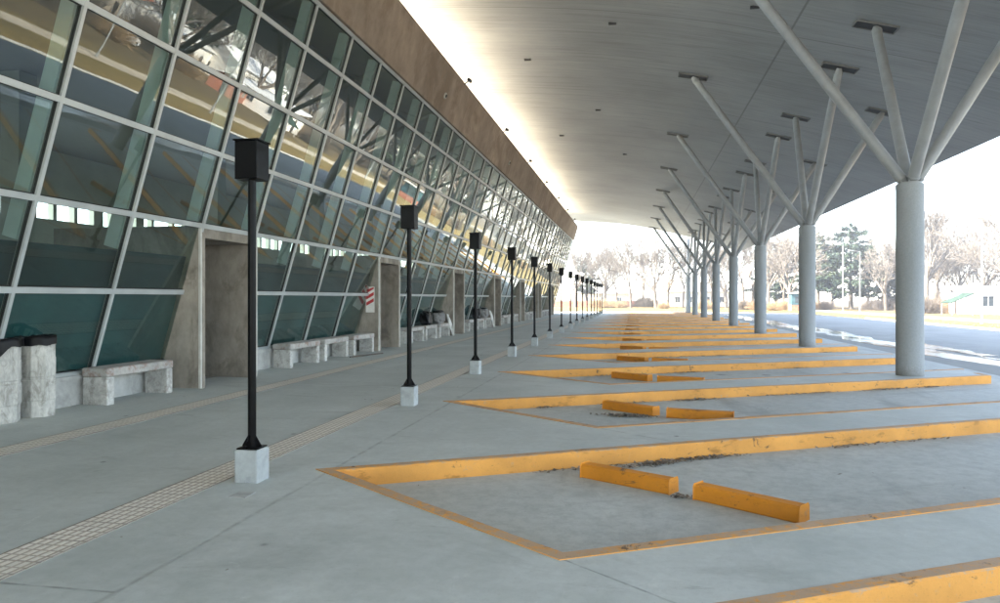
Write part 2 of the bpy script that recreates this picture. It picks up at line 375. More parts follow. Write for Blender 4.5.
# platform with saw-tooth bays
BAYS = list(range(-3, 17))
def bay(i):
    o = P * i + (.27 if i == -1 else 0)
    T = (-2.9, 6.67 + o); N = (-.47, 4.80 + o); K = (7.65, 6.67 + 10.55 * SLOPE + o); E = (7.65, 4.80 + 8.12 * SLOPE + o)
    return T, N, K, E
poly = [(-9.0, -12.0)]
T, N, K, E = bay(BAYS[0]); poly += [(N[0], -12.0), N] if False else [(-2.9, -12.0)]
poly = [(-9.0, -9.6), (-.47, -9.69)]
for i in BAYS:
    T, N, K, E = bay(i)
    poly += [E, N, T, K] if i != BAYS[0] else [N, T, K]
poly += [(7.65, K[1] + 1.4), (-2.9, K[1] + 1.4), (-9.0, K[1] + 1.4)]
pf = MB(); pf.prism(poly, -.6, 0); tag(pf.build('platform', M['platform']), kind='structure')
# grooved paving strips for the blind
for x0, x1, nm in ((-4.13, -3.75, 'paving'), (-7.08, -6.68, 'paving')):
    k = MB(); k.box(x0, x1, -9, 96, -.05, .006); tag(k.build('tactile_paving', M['tactile']), kind='structure')

def offset_path(pts, d):
    out = []
    for i, p in enumerate(pts):
        p = Vector(p); ns = []
        if i > 0: e = (p - Vector(pts[i - 1])).normalized(); ns.append(Vector((-e.y, e.x)))
        if i < len(pts) - 1: e = (Vector(pts[i + 1]) - p).normalized(); ns.append(Vector((-e.y, e.x)))
        n = sum(ns, Vector((0, 0))).normalized(); c = max(.3, n.dot(ns[0]))
        out.append(p + n * (d / c))
    return out
KERBW = .12
for i in BAYS:
    T, N, K, E = bay(i)
    path = [(K[0] + .002, K[1] + .55), K, T, N, E]
    if i == BAYS[0]: path = [(K[0] + .002, K[1] + .55), K, T, N]
    path = [Vector(q) for q in path]
    inner = offset_path(path, -KERBW); outer = offset_path(path, .006)   # inner = under the platform side
    n_ = len(path); kb = MB()
    z0, z1 = -.28, .007; ch = .012
    ring = []
    o2 = offset_path(path, .006 - ch)
    for j in range(n_):
        a, b, c = inner[j], outer[j], o2[j]
        ring.append([Vector((a.x, a.y, z0)), Vector((b.x, b.y, z0)), Vector((b.x, b.y, z1 - ch)), Vector((c.x, c.y, z1)), Vector((a.x, a.y, z1))])
    for j in range(n_ - 1):
        L = max(1, int((path[j + 1] - path[j]).length / .5)); prev = ring[j]
        for q in range(1, L + 1):
            cur = [ring[j][m].lerp(ring[j + 1][m], q / L) for m in range(5)]
            if q < L: cur = [v + Vector((0, 0, rnd.uniform(-.004, .004))) if m in (2, 3) else v for m, v in enumerate(cur)]
            for m in range(5):
                m2 = (m + 1) % 5
                kb.add([prev[m], cur[m], cur[m2], prev[m2]], [(3, 2, 1, 0)])
            prev = cur
    kb.add(ring[0], [(0, 1, 2, 3, 4)]); kb.add(ring[-1], [(4, 3, 2, 1, 0)])
    ob = kb.build('bay_kerb', M['kerb'])
    if i < 0: lab = ['yellow painted kerb of the bay cut off by the bottom right corner', 'yellow painted kerb of the bay behind the camera', 'yellow painted kerb of the farthest bay behind the camera'][-1 - i]
    elif i == 0: lab = 'yellow painted kerb of the nearest complete bus bay, with the largest wheel stops'
    else: lab = f'yellow painted kerb around the {ORD[i]} complete bus bay counted from the camera'
    tag(ob, lab, 'kerb', 'yellow kerbs of the saw-tooth bus bays')

# wheel stops
def stop_mesh(L, parent_name, h=.14, wd=.175):
    k = MB()
    prof = [(-wd / 2, 0), (wd / 2, 0), (wd * .49, h * .86), (wd * .41, h), (-wd * .41, h), (-wd * .49, h * .86)]
    n = len(prof); A_ = [(-L / 2, y, z) for y, z in prof]; B_ = [(L / 2, y, z) for y, z in prof]
    k.add(A_ + B_, [(j, n + j, n + (j + 1) % n, (j + 1) % n)[::-1] for j in range(n)] + [tuple(range(n)), tuple(range(2 * n - 1, n - 1, -1))])
    return k.build(parent_name, M['stop'], None, .012)
stopL = stop_mesh(1.02, 'wheel_stop'); stopR = stop_mesh(1.0, 'wheel_stop')
first = {0: True, 1: True}
for i in BAYS:
    if i in (-3,): continue
    far = min(1, max(0, i) / 3)
    o = P * i
    specs = [((-.51, 7.50), (.27, 7.04), stopL), ((.58, 6.86), (1.29, 6.34), stopR)]
    if i > 0: specs = [((-.54, 7.43), (.28, 6.82), stopL), ((.60, 6.65 + .06 * rnd.random()), (1.34, 6.50 + .1 * rnd.random()), stopR)]
    for s_, (a, b, src) in enumerate(specs):
        if i in (6, 9, 12) and s_ == 1: continue
        ob = src if first[s_] else src.copy()
        if not first[s_]: COL.objects.link(ob)
        first[s_] = False
        a, b = Vector(a), Vector(b); d = (b - a).normalized(); nrm = Vector((-d.y, d.x))
        m = (a + b) / 2 + nrm * .088
        ob.location = (m.x, m.y + o, RZ); ob.rotation_euler = (0, 0, math.atan2(d.y, d.x))
        side = 'left' if s_ == 0 else 'right'
        where = 'nearest complete bay' if i == 0 else ('bay cut off by the picture' if i < 0 else f'{ORD[i]} bay from the camera')
        tag(ob, f'yellow concrete wheel stop, {side} of the pair in the {where}', 'wheel stop', 'yellow wheel stops in the bus bays')

# leaf litter drifted into the bays
lt = MB()
def litter(cx, cy, rx, ry, n, z, ang=0.0, s=.03):
    for _ in range(n):
        a = rnd.gauss(0, .5) * rx; b = rnd.gauss(0, .5) * ry
        x = cx + a * math.cos(ang) - b * math.sin(ang); y = cy + a * math.sin(ang) + b * math.cos(ang)
        q = rnd.uniform(0, 6.28); l = rnd.uniform(.5, 1.3) * s; u = Vector((math.cos(q), math.sin(q), rnd.uniform(-.4, .4))) * l
        w_ = Vector((-math.sin(q), math.cos(q), rnd.uniform(-.5, .5))) * l * rnd.uniform(.3, .7); c = Vector((x, y, z + .006 + l * .3 + rnd.random() * .012))
        lt.add([c - u, c - w_ * .9, c + u, c + w_], [(0, 1, 2, 3)])
KA = math.atan(SLOPE)
def kline(i, x): return 6.67 + (x + 2.9) * SLOPE + P * i
for i in range(-1, 15):
    for _ in range(4 if i < 5 else 2):
        x = rnd.uniform(-1.5, 6.5); litter(x, kline(i, x) - .06 - .05, rnd.uniform(.3, .9), .05, 60 if i < 4 else 30, RZ, KA)
litter(.25, kline(0, .25) - .16, .5, .12, 260, RZ, KA + .1); litter(.9, kline(0, .9) - .1, .5, .07, 120, RZ, KA)
litter(-.15, 11.55, .38, .13, 420, RZ, -.1); litter(.42, 6.93, .1, .06, 40, RZ); litter(5.0, kline(1, 5) - .12, .6, .06, 120, RZ, KA)
litter(1.1, kline(1, 1.1) - .15, .5, .1, 160, RZ, KA); litter(-1.5, kline(1, -1.5) - .12, .25, .06, 60, RZ, KA)
for _ in range(46): litter(rnd.uniform(-8.0, -.9), rnd.uniform(4, 24), .25, .25, rnd.choice((1, 1, 2, 3)), .0, 0, .02)
for i in range(-1, 6):
    for _ in range(14): litter(rnd.uniform(-.3, 6), kline(i, 2.5) - rnd.uniform(.5, 2.6), .3, .3, rnd.choice((1, 1, 2)), RZ, 0, .022)
tag(lt.build('leaf_litter', M['dry_leaf']), 'dry brown leaves and grit drifted along the yellow kerbs', 'leaf litter', kind='stuff')

# meltwater strip under the canopy's drip edge
wt = MB()
def wobble_strip(xc, wd, y0, y1, z, seed):
    r_ = random.Random(seed); L_, R_ = [], []
    y = y0; w1, w2 = 0, 0
    while y < y1:
        w1 += r_.uniform(-.2, .2) - w1 * .12; w2 += r_.uniform(-.2, .2) - w2 * .12
        L_.append((xc - wd / 2 + w1, y)); R_.append((xc + wd / 2 + w2, y)); y += r_.uniform(.4, 1.0)
    wt.prism(L_[::-1] + R_ if False else R_ + L_[::-1], z - .02, z)
wobble_strip(10.3, 1.2, -10, 84, RZ + .004, 3)
for _ in range(26):
    wobble_strip(rnd.gauss(10.4, .8), rnd.uniform(.15, .5), *(lambda a: (a, a + rnd.uniform(1.5, 6)))(rnd.uniform(0, 75)), RZ + .0055 + rnd.random() * .001, rnd.randint(0, 9999))
tag(wt.build('meltwater', M['water']), kind='structure')

# small square inspection cover beside the first lamp
k = MB(); k.box(-3.42, -3.26, 5.62, 5.80, -.05, .004); tag(k.build('floor_plate', M['plinth'], None, .003), 'small square grey inspection plate set in the floor beside the nearest lamp post', 'floor plate')

# ------------------------------------------------------------------ terminal building
Y0, PW, X0, TK = 8.47, 1.925, -8.95, .295
ZR = [.5, 1.82, 3.07, 4.39, 5.66, 7.0, 7.93]
NV = Vector((1, 0, -TK)).normalized(); UP = Vector((TK, 0, 1)).normalized()
def fx(z): return X0 + TK * z
YA, YB = Y0 - 7 * PW, Y0 + 36 * PW       # ends of the glass front
J = list(range(-7, 37))
PORT = [j for j in J if (j - 2) % 5 == 0 and j < 36]
bd = thing('terminal_building', 'long bus terminal with a leaning glass front and brown concrete fascia', 'building', (-8.95, 12, 0))
def fpt(y, z, off): q = Vector((fx(z), y, z)) + NV * off; return q
# panes
cells = []
for j in J[:-1]:
    for r_ in range(6):
        if j in PORT and r_ < 2: continue
        cells.append((j, r_))
def pane(mb, j, r_):
    y0, y1 = Y0 + j * PW, Y0 + (j + 1) * PW; z0, z1 = ZR[r_], ZR[r_ + 1]
    a, b, c = (rnd.uniform(-.0022, .0022) for _ in range(3))
    offs = [a, b, c, a + c - b]; mb.add([fpt(y0, z0, offs[0]), fpt(y1, z0, offs[1]), fpt(y1, z1, offs[2]), fpt(y0, z1, offs[3])], [(0, 1, 2, 3)])
near = sorted([c for c in cells if c[0] >= -1], key=lambda c: c[0])[:100]
for c in near:
    mb = MB(); pane(mb, *c); mb.build('pane', M['glass'], bd)
mb = MB()
for c in cells:
    if c not in near: pane(mb, *c)
tag(mb.build('pane', M['glass'], bd), kind='stuff')
# mullions, inner fins
for j in J:
    y = Y0 + j * PW; d = UP
    mb = MB(); c = fpt(y, (7.93 + .3) / 2, .0)
    mb.obox(c, Vector((0, .029, 0)), NV * .055, (fpt(y, 7.95, 0) - fpt(y, .3, 0)) / 2); mb.obox(c - NV * .012, Vector((0, .037, 0)), NV * .03, (fpt(y, 7.92, 0) - fpt(y, .33, 0)) / 2, 1); mb.build('mullion', [M['alu'], M['gasket']], bd)
    mb = MB(); c = fpt(y + .0, 5.2, -.21)
    mb.obox(c, Vector((0, .028, 0)), NV * .115, (fpt(y, 7.9, 0) - fpt(y, 2.45, 0)) / 2); mb.build('glazing_fin', M['alu_pale'], bd)
# transoms (split at the doorways on the lower two lines)
for zi, z in enumerate(ZR):
    hh = .043 if zi else .04
    if zi in (0, 1):
        ys = [YA]
        for j in PORT: ys += [Y0 + j * PW - .01, Y0 + (j + 1) * PW + .01]
        ys += [YB]; segs = list(zip(ys[0::2], ys[1::2]))
    else: segs = [(YA, YB)]
    mb = MB()
    for a, b in segs:
        mb.obox(fpt((a + b) / 2, z, .0), Vector((0, (b - a) / 2, 0)), NV * .050, UP * hh); mb.obox(fpt((a + b) / 2, z, -.013), Vector((0, (b - a) / 2 - .004, 0)), NV * .028, UP * (hh + .011), 1)
    mb.build('transom', [M['alu'], M['gasket']], bd)
# spandrels behind the lower panes
mb = MB(); mb2 = MB()
ys = [YA]
for j in PORT: ys += [Y0 + j * PW + .02, Y0 + (j + 1) * PW - .02]
ys += [YB]
for a, b in zip(ys[0::2], ys[1::2]):
    mb2.obox(fpt((a + b) / 2, 1.13, -.10), Vector((0, (b - a) / 2, 0)), NV * .02, UP * .70)
    mb.obox(fpt((a + b) / 2, 2.15, -.12), Vector((0, (b - a) / 2, 0)), NV * .02, UP * .31)
mb.build('spandrel_panel', M['spandrel'], bd); mb2.build('spandrel_panel', M['spandrel_teal'], bd)
# plinth
mb = MB()
for a, b in zip(ys[0::2], ys[1::2]):
    a2 = a - .02 if a > YA else a; b2 = b + .02 if b < YB else b
    mb.box(-9.3, -8.74, a2 + .001, b2 - .001, -.1, .40); mb.box(-9.3, -8.70, a2 + .001, b2 - .001, .401, .47)
mb.build('plinth', M['plinth'], bd)
# doorways
for j in PORT:
    ya, yb = Y0 + j * PW, Y0 + (j + 1) * PW; xf = fx(3.07) + .02
    mb = MB(); mb.box(-11.2, xf, ya - .06, ya + .09, -.05, 3.06); mb.box(-11.2, xf, yb - .09, yb + .06, -.05, 3.06)
    mb.box(-11.2, xf - .003, ya + .0905, yb - .0905, 2.84, 3.058); mb.box(-11.2, -11.0, ya + .0905, yb - .0905, -.05, 2.838)
    pt = mb.build('doorway', M['portal'], bd)
    mb = MB(); mb.box(xf - .04, xf + .012, ya - .066, ya - .028, 0, 3.07); mb.box(xf - .04, xf + .012, yb + .028, yb + .066, 0, 3.07); mb.box(xf - .04, xf + .01, ya - .027, yb + .027, 3.02, 3.075)
    mb.build('edge_trim', M['trim'], pt, .004)
    mb = MB(); mb.box(-10.98, -10.92, ya + .12, (ya + yb) / 2 - .006, .01, 2.4); mb.box(-10.98, -10.92, (ya + yb) / 2 + .006, yb - .12, .01, 2.4)
    mb.box(-10.98, -10.93, ya + .1, yb - .1, 2.41, 2.83)
    dd = mb.build('door', M['door'], pt, .006)
    mb = MB(); [mb.tube((-10.87, (ya + yb) / 2 + s * .1, .9), (-10.87, (ya + yb) / 2 + s * .1, 1.4), .015) for s in (-1, 1)]
    mb.build('handle', M['steel'], pt)
# fascia
mb = MB(); nseg = 9
for q in range(nseg):
    a = YA + (YB + .35 - YA) * q / nseg; b = YA + (YB + .35 - YA) * (q + 1) / nseg
    mb.obox(fpt((a + b) / 2, (7.98 + 9.48) / 2, .0), Vector((0, (b - a) / 2 - .006, 0)), NV * .14, UP * ((9.48 - 7.98) / 2 / UP.z))
mb.build('fascia', M['fascia'], bd, .012)
mb = MB()
mb.obox(fpt((YA + YB) / 2, 8.7, -.05), Vector((0, (YB - YA) / 2, 0)), NV * .08, UP * .72); mb.build('fascia_backing', M['dark_steel'], bd)
# roof, interior
mb = MB(); mb.box(-26, -6.55, YA, YB + .2, 9.0, 9.36); mb.build('roof', M['roof_white'], bd)
mb = MB(); mb.box(-24.6, -8.9, YA, YB, -.05, .004); mb.build('interior_floor', M['inner_floor'], bd)
mb = MB(); mb.box(-24.5, -8.2, YA, YB, 7.99, 8.2); mb.build('interior_ceiling', M['inner_ceiling'], bd)
mb = MB()
mb.box(-24.8, -24.5, YA, YB, -.05, .7); mb.box(-24.8, -24.5, YA, YB, 2.95, 5.05); mb.box(-24.8, -24.5, YA, YB, 6.0, 9.0)
y = YA
while y < YB - 2: mb.box(-24.78, -24.53, y, y + .12, .7, 2.95); y += 2.4
y = YA
while y < YB - 3:
    mb.box(-24.8, -24.52, y, y + rnd.choice((.2, .2, .2, .25, .6)), 5.05, 6.0); y += 1.18 + rnd.choice((0, 0, 0, .5))
mb.build('rear_wall', M['inner_wall'], bd)
mb = MB(); mb.box(-24.8, -6.9, YA - .3, YA, -.05, 9.0); mb.build('end_wall', M['inner_wall'], bd)
prof = [(-24.8, -.05), (-9.0, -.05), (fx(7.9) - .15, 7.9), (-6.8, 9.0), (-24.8, 9.0)]
mb = MB(); nn = len(prof); Av = [(x, YB + .04, z) for x, z in prof]; Bv = [(x, YB + .3, z) for x, z in prof]
mb.add(Av + Bv, [tuple(range(nn)), tuple(range(2 * nn - 1, nn - 1, -1))] + [(i, nn + i, nn + (i + 1) % nn, (i + 1) % nn) for i in range(nn)])
mb.build('end_wall', M['white_wall'], bd)
for y in [Y0 + PW * q + .9 for q in range(-6, 36, 5)]:
    mb = MB(); mb.box(-17.3, -16.7, y, y + .6, 0, 7.98); mb.build('interior_column', M['inner_wall'], bd)
    mb = MB(); mb.box(-20.4, -20.0, y + 1.4, y + 5.2, .004, 3.2); mb.build('interior_partition', M['inner_wall'], bd)
# fittings on the fascia
for q in range(9):
    y = 9.8 + q * 7.7
    mb = MB(); p0 = fpt(y, 9.42, .14); mb.tube(p0, p0 + Vector((.16, 0, .10)), .018); c = p0 + Vector((.2, 0, .12))
    mb.obox(c, Vector((.05, 0, -.03)), Vector((0, .11, 0)), Vector((.025, 0, .045))); mb.build('spotlight', M['post'], bd)
for y, z in ((23.5, 8.55), (36.0, 8.6)):
    mb = MB(); p0 = fpt(y, z, .13); mb.tube(p0, p0 + NV * .05, .11, .10, 20); mb.tube(p0 + NV * .05, p0 + NV * .07, .06, .05, 16, 1); mb.build('round_fitting', [M['trim'], M['lens']], bd)

# ------------------------------------------------------------------ canopy
CP = [(-13.5, 11.25), (-9.5, 11.2), (-7.3, 11.0), (-1.74, 10.52), (2.1, 9.87), (5.02, 9.13), (8.5, 8.2), (10.05, 7.68), (11.9, 7.06)]
def soffit(x):
    n = len(CP)
    for i in range(n - 1):
        if x <= CP[i + 1][0] or i == n - 2:
            x0, z0 = CP[i]; x1, z1 = CP[i + 1]
            def sl(k):
                a, b = max(0, k - 1), min(n - 1, k + 1); return (CP[b][1] - CP[a][1]) / (CP[b][0] - CP[a][0])
            h = x1 - x0; t_ = (x - x0) / h; m0, m1 = sl(i) * h, sl(i + 1) * h
            return (2 * t_**3 - 3 * t_**2 + 1) * z0 + (t_**3 - 2 * t_**2 + t_) * m0 + (-2 * t_**3 + 3 * t_**2) * z1 + (t_**3 - t_**2) * m1
CXL, CXR, CYA, CYB = -8.15, 11.9, -34, 87.0
cn = thing('canopy_roof', 'wide curved grey concrete canopy spanning the whole bus platform', 'canopy', (2, 26, 7))
xs = [CXL + (CXR - CXL) * i / 48 for i in range(49)]
mb = MB(); vs = []; ny = 13
for q in range(ny):
    y = CYA + (CYB - CYA) * q / (ny - 1); vs += [(x, y, soffit(x)) for x in xs]
fs = [(q * 49 + i, (q + 1) * 49 + i, (q + 1) * 49 + i + 1, q * 49 + i + 1) for q in range(ny - 1) for i in range(48)]
mb.add(vs, fs, 0, True); mb.build('soffit', M['soffit'], cn)
mb = MB()
def th(x): return .30 + .5 * max(0, 1 - abs(x - 2) / 10)
top = [(x, soffit(x) + th(x)) for x in xs]; bot = [(x, soffit(x) + .004) for x in xs]; loop = bot + top[::-1]; n = len(loop)
Av = [(x, CYA, z) for x, z in loop]; Bv = [(x, CYB, z) for x, z in loop]
mb.add(Av + Bv, [(i, (i + 1) % n, n + (i + 1) % n, n + i) for i in range(48, n)])
for i in range(48):
    a, b = i, i + 1; c, d = n - 2 - i, n - 1 - i
    mb.add([Av[a], Av[b], Av[c], Av[d]], [(0, 1, 2, 3)]); mb.add([Bv[a], Bv[b], Bv[c], Bv[d]], [(3, 2, 1, 0)])
mb.build('roof_deck', M['roof_edge'], cn)
for x, y in ((-1.6, 17.6), (-.7, 23.0), (-1.7, 34), (-.6, 44), (3.2, 20.5), (3.3, 31.0), (-4.0, 27), (-4.0, 40)):
    mb = MB(); z = soffit(x); mb.box(x - .12, x + .12, y - .05, y + .05, z - .05, z + .01); mb.build('downlight', M['dark_steel'], cn)

# ------------------------------------------------------------------ branching columns
def make_column(cy):
    cx = 5.95; t_ = thing('branching_column', '', 'column', (cx, cy, 0), 'grey columns that branch into four struts')
    mb = MB(); r = .278
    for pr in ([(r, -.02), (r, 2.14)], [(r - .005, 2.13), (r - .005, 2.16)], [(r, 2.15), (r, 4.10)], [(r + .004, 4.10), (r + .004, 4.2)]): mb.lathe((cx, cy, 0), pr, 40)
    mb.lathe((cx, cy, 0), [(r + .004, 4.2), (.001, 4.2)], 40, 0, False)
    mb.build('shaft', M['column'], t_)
    mb = MB(); mb.lathe((cx, cy, 0), [(.001, 4.19), (.245, 4.19), (.245, 4.235), (.2, 4.235), (.2, 4.24), (.001, 4.24)], 32, 0, False)
    for q in range(8):
        a = q * math.pi / 4 + .39; mb.tube((cx + .215 * math.cos(a), cy + .215 * math.sin(a), 4.23), (cx + .215 * math.cos(a), cy + .215 * math.sin(a), 4.29), .018, None, 8)
    mb.build('base_plate', M['steel'], t_)
    for dx, dy in ((-3.85, .5), (2.55, .3), (.25, 3.1), (.25, -3.1)):
        px, py = cx + dx, cy + dy; pz = soffit(px); q = Vector((dx, dy, 0)).normalized() * .11
        a = Vector((cx, cy, 4.24)) + q; b = Vector((px, py, pz - .03))
        mb = MB(); d = (b - a).normalized(); mb.tube(a - d * .02, a + d * .10, .075, .12, 20); mb.tube(a + d * .10, b - d * .16, .12, .12, 20, 0, False); mb.tube(b - d * .16, b, .12, .07, 20)
        mb.tube(a + d * .10, a + d * .135, .132, .132, 20); mb.tube(b - d * .20, b - d * .16, .132, .132, 20)
        st = mb.build('strut', M['steel'], t_)
        s = (soffit(px + .3) - soffit(px - .3)) / .6; u = Vector((1, 0, s)).normalized(); nn_ = Vector((-s, 0, 1)).normalized()
        mb = MB(); c0 = Vector((px, py, pz))
        mb.obox(c0 - nn_ * .012, u * .50, Vector((0, .21, 0)), nn_ * .02); sk = mb.build('socket', M['dark_steel'], st)
        mb = MB()
        for sy in (-1, 1): mb.obox(c0 - nn_ * .022 + Vector((0, sy * .225, 0)), u * .53, Vector((0, .012, 0)), nn_ * .03)
        for sx in (-1, 1): mb.obox(c0 - nn_ * .022 + u * (sx * .52), u * .012, Vector((0, .21, 0)), nn_ * .03)
        mb.build('socket_rim', M['rim'], st)
    return t_
c0 = make_column(17.25); PC = 9.625
for q in range(-3, 8):
    o = c0 if q == 0 else dup(c0, (5.95, 17.25 + q * PC, 0))
    o['label'] = ('thick grey concrete column branching into four struts, nearest to the camera' if q == 0 else
                  f'{ORD[q]} grey branching column from the camera in the row' if q > 0 else f'grey branching column {["just", "well", "far"][-q-1]} behind the camera')

# ------------------------------------------------------------------ lamp posts
lx, ly = -3.52, 6.19
lp = thing('lamp_post', '', 'lamp post', (lx, ly, 0), 'black lamp posts along the walkway')
mb = MB(); mb.box(lx - .115, lx + .115, ly - .115, ly + .115, -.02, .30); mb.build('pedestal', M['pedestal'], lp, .014)
mb = MB(); mb.box(lx - .10, lx + .10, ly - .10, ly + .10, .301, .312); bp = mb.build('base_plate', M['post'], lp)
mb = MB()
for dx, dy in ((1, 0), (-1, 0), (0, 1), (0, -1)):
    a = Vector((lx, ly, 0)); d = Vector((dx, dy, 0)); n_ = Vector((-dy, dx, 0)) * .005
    tri = [a + d * .037 + Vector((0, 0, .313)), a + d * .095 + Vector((0, 0, .313)), a + d * .095 + Vector((0, 0, .325)), a + d * .037 + Vector((0, 0, .42))]
    mb.hexa([tri[0] - n_, tri[1] - n_, tri[1] + n_, tri[0] + n_, tri[3] - n_, tri[2] - n_, tri[2] + n_, tri[3] + n_])
mb.build('gusset', M['post'], bp)
mb = MB(); mb.tube((lx, ly, .30), (lx, ly, 2.82), .038, .038, 20); mb.build('pole', M['post'], lp)
mb = MB(); b_ = .112
mb.box(lx - b_, lx + b_, ly - b_, ly + b_, 2.80, 3.15); lb = mb.build('lamp_box', M['post'], lp, .006)
mb = MB(); mb.box(lx - .125, lx + .125, ly - .125, ly + .125, 3.151, 3.165); mb.build('lid', M['post'], lb, .003)
for q in range(16):
    o = lp if q == 0 else dup(lp, (lx + rnd.uniform(-.015, .015), ly + q * P, 0), rnd.uniform(-.03, .03))
    o['label'] = 'tall black box-topped lamp post nearest to the camera' if q == 0 else f'{ORD[q]} black box-topped lamp post from the camera'

# ------------------------------------------------------------------ benches
bl = 1.66
bn = thing('concrete_bench', '', 'bench', (-8.42, 16.2, 0), 'concrete benches along the glass front')
mb = MB(); mb.box(-8.68, -8.2, 16.2, 16.2 + bl, .44, .585); mb.build('seat', M['bench_top'], bn, .03)
for y in (16.2, 16.2 + bl - .18):
    mb = MB(); mb.box(-8.66, -8.212, y + .008, y + .172, -.01, .442); mb.build('leg', M['bench'], bn, .02)
nm = ['doorway beside the nearest lamp post', 'second doorway, with the striped sign', 'third doorway', 'fourth doorway', 'fifth doorway', 'sixth doorway', 'seventh doorway']
used = False
for kk in range(7):
    yp = 12.32 + kk * 9.625
    for s_ in range(3):
        if kk == 0 and s_ < 2: continue
        y = yp - 5.75 + 2.0 * s_ if kk else 10.05
        o = dup(bn, (-8.42 + rnd.uniform(-.02, .02), y, 0), rnd.uniform(-.008, .008)) if used else bn
        if not used: o.location = (-8.42, y, 0); used = True
        o['label'] = ('stained concrete bench between the waste bins and the doorway' if kk == 0 else
                      f'{["near", "middle", "far"][s_]} one of three pale concrete benches before the {nm[kk]}')

# ------------------------------------------------------------------ waste bins
def bin_(cx, cy, r, h, rot, n, label, bag):
    t_ = thing('waste_bin', label, 'waste bin', (cx, cy, 0))
    mb = MB()
    prof = [(r * .94, -.01), (r * .96, .05), (r * .96, h * .2), (r, h * .22), (r, h * .46), (r * .965, h * .475), (r * .965, h * .5), (r, h * .515), (r, h * .74), (r * .97, h * .76), (r * .98, h * .9), (r * 1.02, h * .92), (r * 1.02, h), (r * .84, h), (r * .82, h * .6), (.001, h * .58)]
    mb.lathe((cx, cy, 0), prof, n, 0, False, rot)
    bo = mb.build('body', M['bin'], t_, .012)
    rb = bag
    mb = MB(); m = 40; vs = []
    rs = random.Random(int(cx * 100 + cy * 10)); ph = [rs.uniform(0, 6.28) for _ in range(4)]
    side = rs.uniform(0, 6.28)
    for k_, (rr, z) in enumerate([(.80, h * .75), (.85, h + .01), (.98, h + .035), (1.065, h + .02), (1.075, h - .03), (1.08, h - .09)]):
        for i in range(m):
            a = 2 * math.pi * i / m
            # bag hangs low on the side named by rb, just a rim elsewhere
            drop = (rb[1] * max(0, math.cos(a - rb[0])) ** 1.2) if k_ == 5 else 0
            # follow the octagon
            c_ = math.cos(math.pi / n) / math.cos(((a - rot) % (2 * math.pi / n)) - math.pi / n)
            rad = r * rr * c_ + .004 * math.sin(7 * a + ph[0]) + .003 * math.sin(13 * a + ph[1])
            vs.append((cx + rad * math.cos(a), cy + rad * math.sin(a), z - drop + (.008 * math.sin(5 * a + ph[2]) + .005 * math.sin(9 * a + ph[3])) * (k_ > 1)))
    fs = [(k_ * m + i, k_ * m + (i + 1) % m, (k_ + 1) * m + (i + 1) % m, (k_ + 1) * m + i) for k_ in range(5) for i in range(m)]
    mb.add(vs, fs, 0, True); mb.build('bin_bag', M['bag'], t_)
bin_(-8.62, 8.42, .315, 1.12, R(10), 8, 'squat weathered concrete waste bin with a black bag hanging over its left side', (R(-100), .34))
bin_(-8.50, 9.02, .235, 1.13, R(22), 8, 'slim pale concrete waste bin with a black bag rim, beside the stained bench', (R(-60), .02))

# rubbish left on the far benches
def lump(name, mat, c, sx, sy, sz, label, cat, seed, parent=None):
    bm = bmesh.new(); bmesh.ops.create_icosphere(bm, subdivisions=4, radius=1); r_ = random.Random(seed); ph = [r_.uniform(0, 6) for _ in range(6)]
    for v in bm.verts:
        x, y, z = v.co; s = 1 + .09 * math.sin(5 * x + ph[0] + 3 * z) + .07 * math.sin(7 * y + ph[1] - 4 * z) + .05 * math.sin(11 * z + ph[2] + 6 * x)
        p_ = lambda q: math.copysign(abs(q) ** .55, q)
        v.co = (p_(x) * s * sx, p_(y) * s * sy, max(-1, p_(z) * s) * sz)
    me = bpy.data.meshes.new(name); bm.to_mesh(me); bm.free(); me.materials.append(mat)
    for q in me.polygons: q.use_smooth = True
    o = bpy.data.objects.new(name, me); COL.objects.link(o); o.location = c
    return tag(o, label, cat)
def sheet(name, label, cat, pts, mat, seed):
    r_ = random.Random(seed); mb = MB(); nu, nv = 10, 16; vs = []
    a, b, c, d = map(Vector, pts)
    for i in range(nv + 1):
        for j in range(nu + 1):
            u, v_ = j / nu, i / nv
            q = a.lerp(b, u).lerp(d.lerp(c, u), v_); q = q + Vector((.02 * math.sin(9 * u + 7 * v_ + seed), .02 * math.sin(8 * v_ + 5 * u), .008 * math.sin(17 * u + 6 * v_)))
            q += Vector((r_.uniform(-.006, .006), r_.uniform(-.006, .006), r_.uniform(0, .004))); vs.append(q)
    mb.add(vs, [(i * (nu + 1) + j, i * (nu + 1) + j + 1, (i + 1) * (nu + 1) + j + 1, (i + 1) * (nu + 1) + j) for i in range(nv) for j in range(nu)], 0, True)
    o = mb.build(name, mat); so_ = o.modifiers.new('thick', 'SOLIDIFY'); so_.thickness = .004
    return tag(o, label, cat)
for kk, w_ in ((2, 'third'), (3, 'fourth')):
    yp = 12.32 + kk * 9.625
    lump('rubbish_bag', M['bag'], (-8.45, yp - 2.95, .585 + .28), .2, .33, .28, f'full black rubbish bag on the middle bench before the {w_} doorway', 'rubbish bag', kk)
    lump('grey_sack', M['sack'], (-8.45, yp - 1.05, .585 + .25), .2, .42, .25, f'lumpy grey sack on the far bench before the {w_} doorway', 'sack', kk + 9)
    lump('black_coat', M['bag'], (-8.47, yp - 1.0, .585 + .53), .17, .34, .05, f'black cloth lying over the grey sack before the {w_} doorway', 'cloth', kk + 20)
    sheet('plastic_sheet', f'torn white plastic sheet hanging off the bench end at the {w_} doorway', 'plastic sheet',
          [(-8.32, yp - .30, 1.0), (-8.22, yp - .16, .95), (-8.0, yp - .02, .012), (-8.1, yp - .10, .012)], M['white_plastic'], kk)
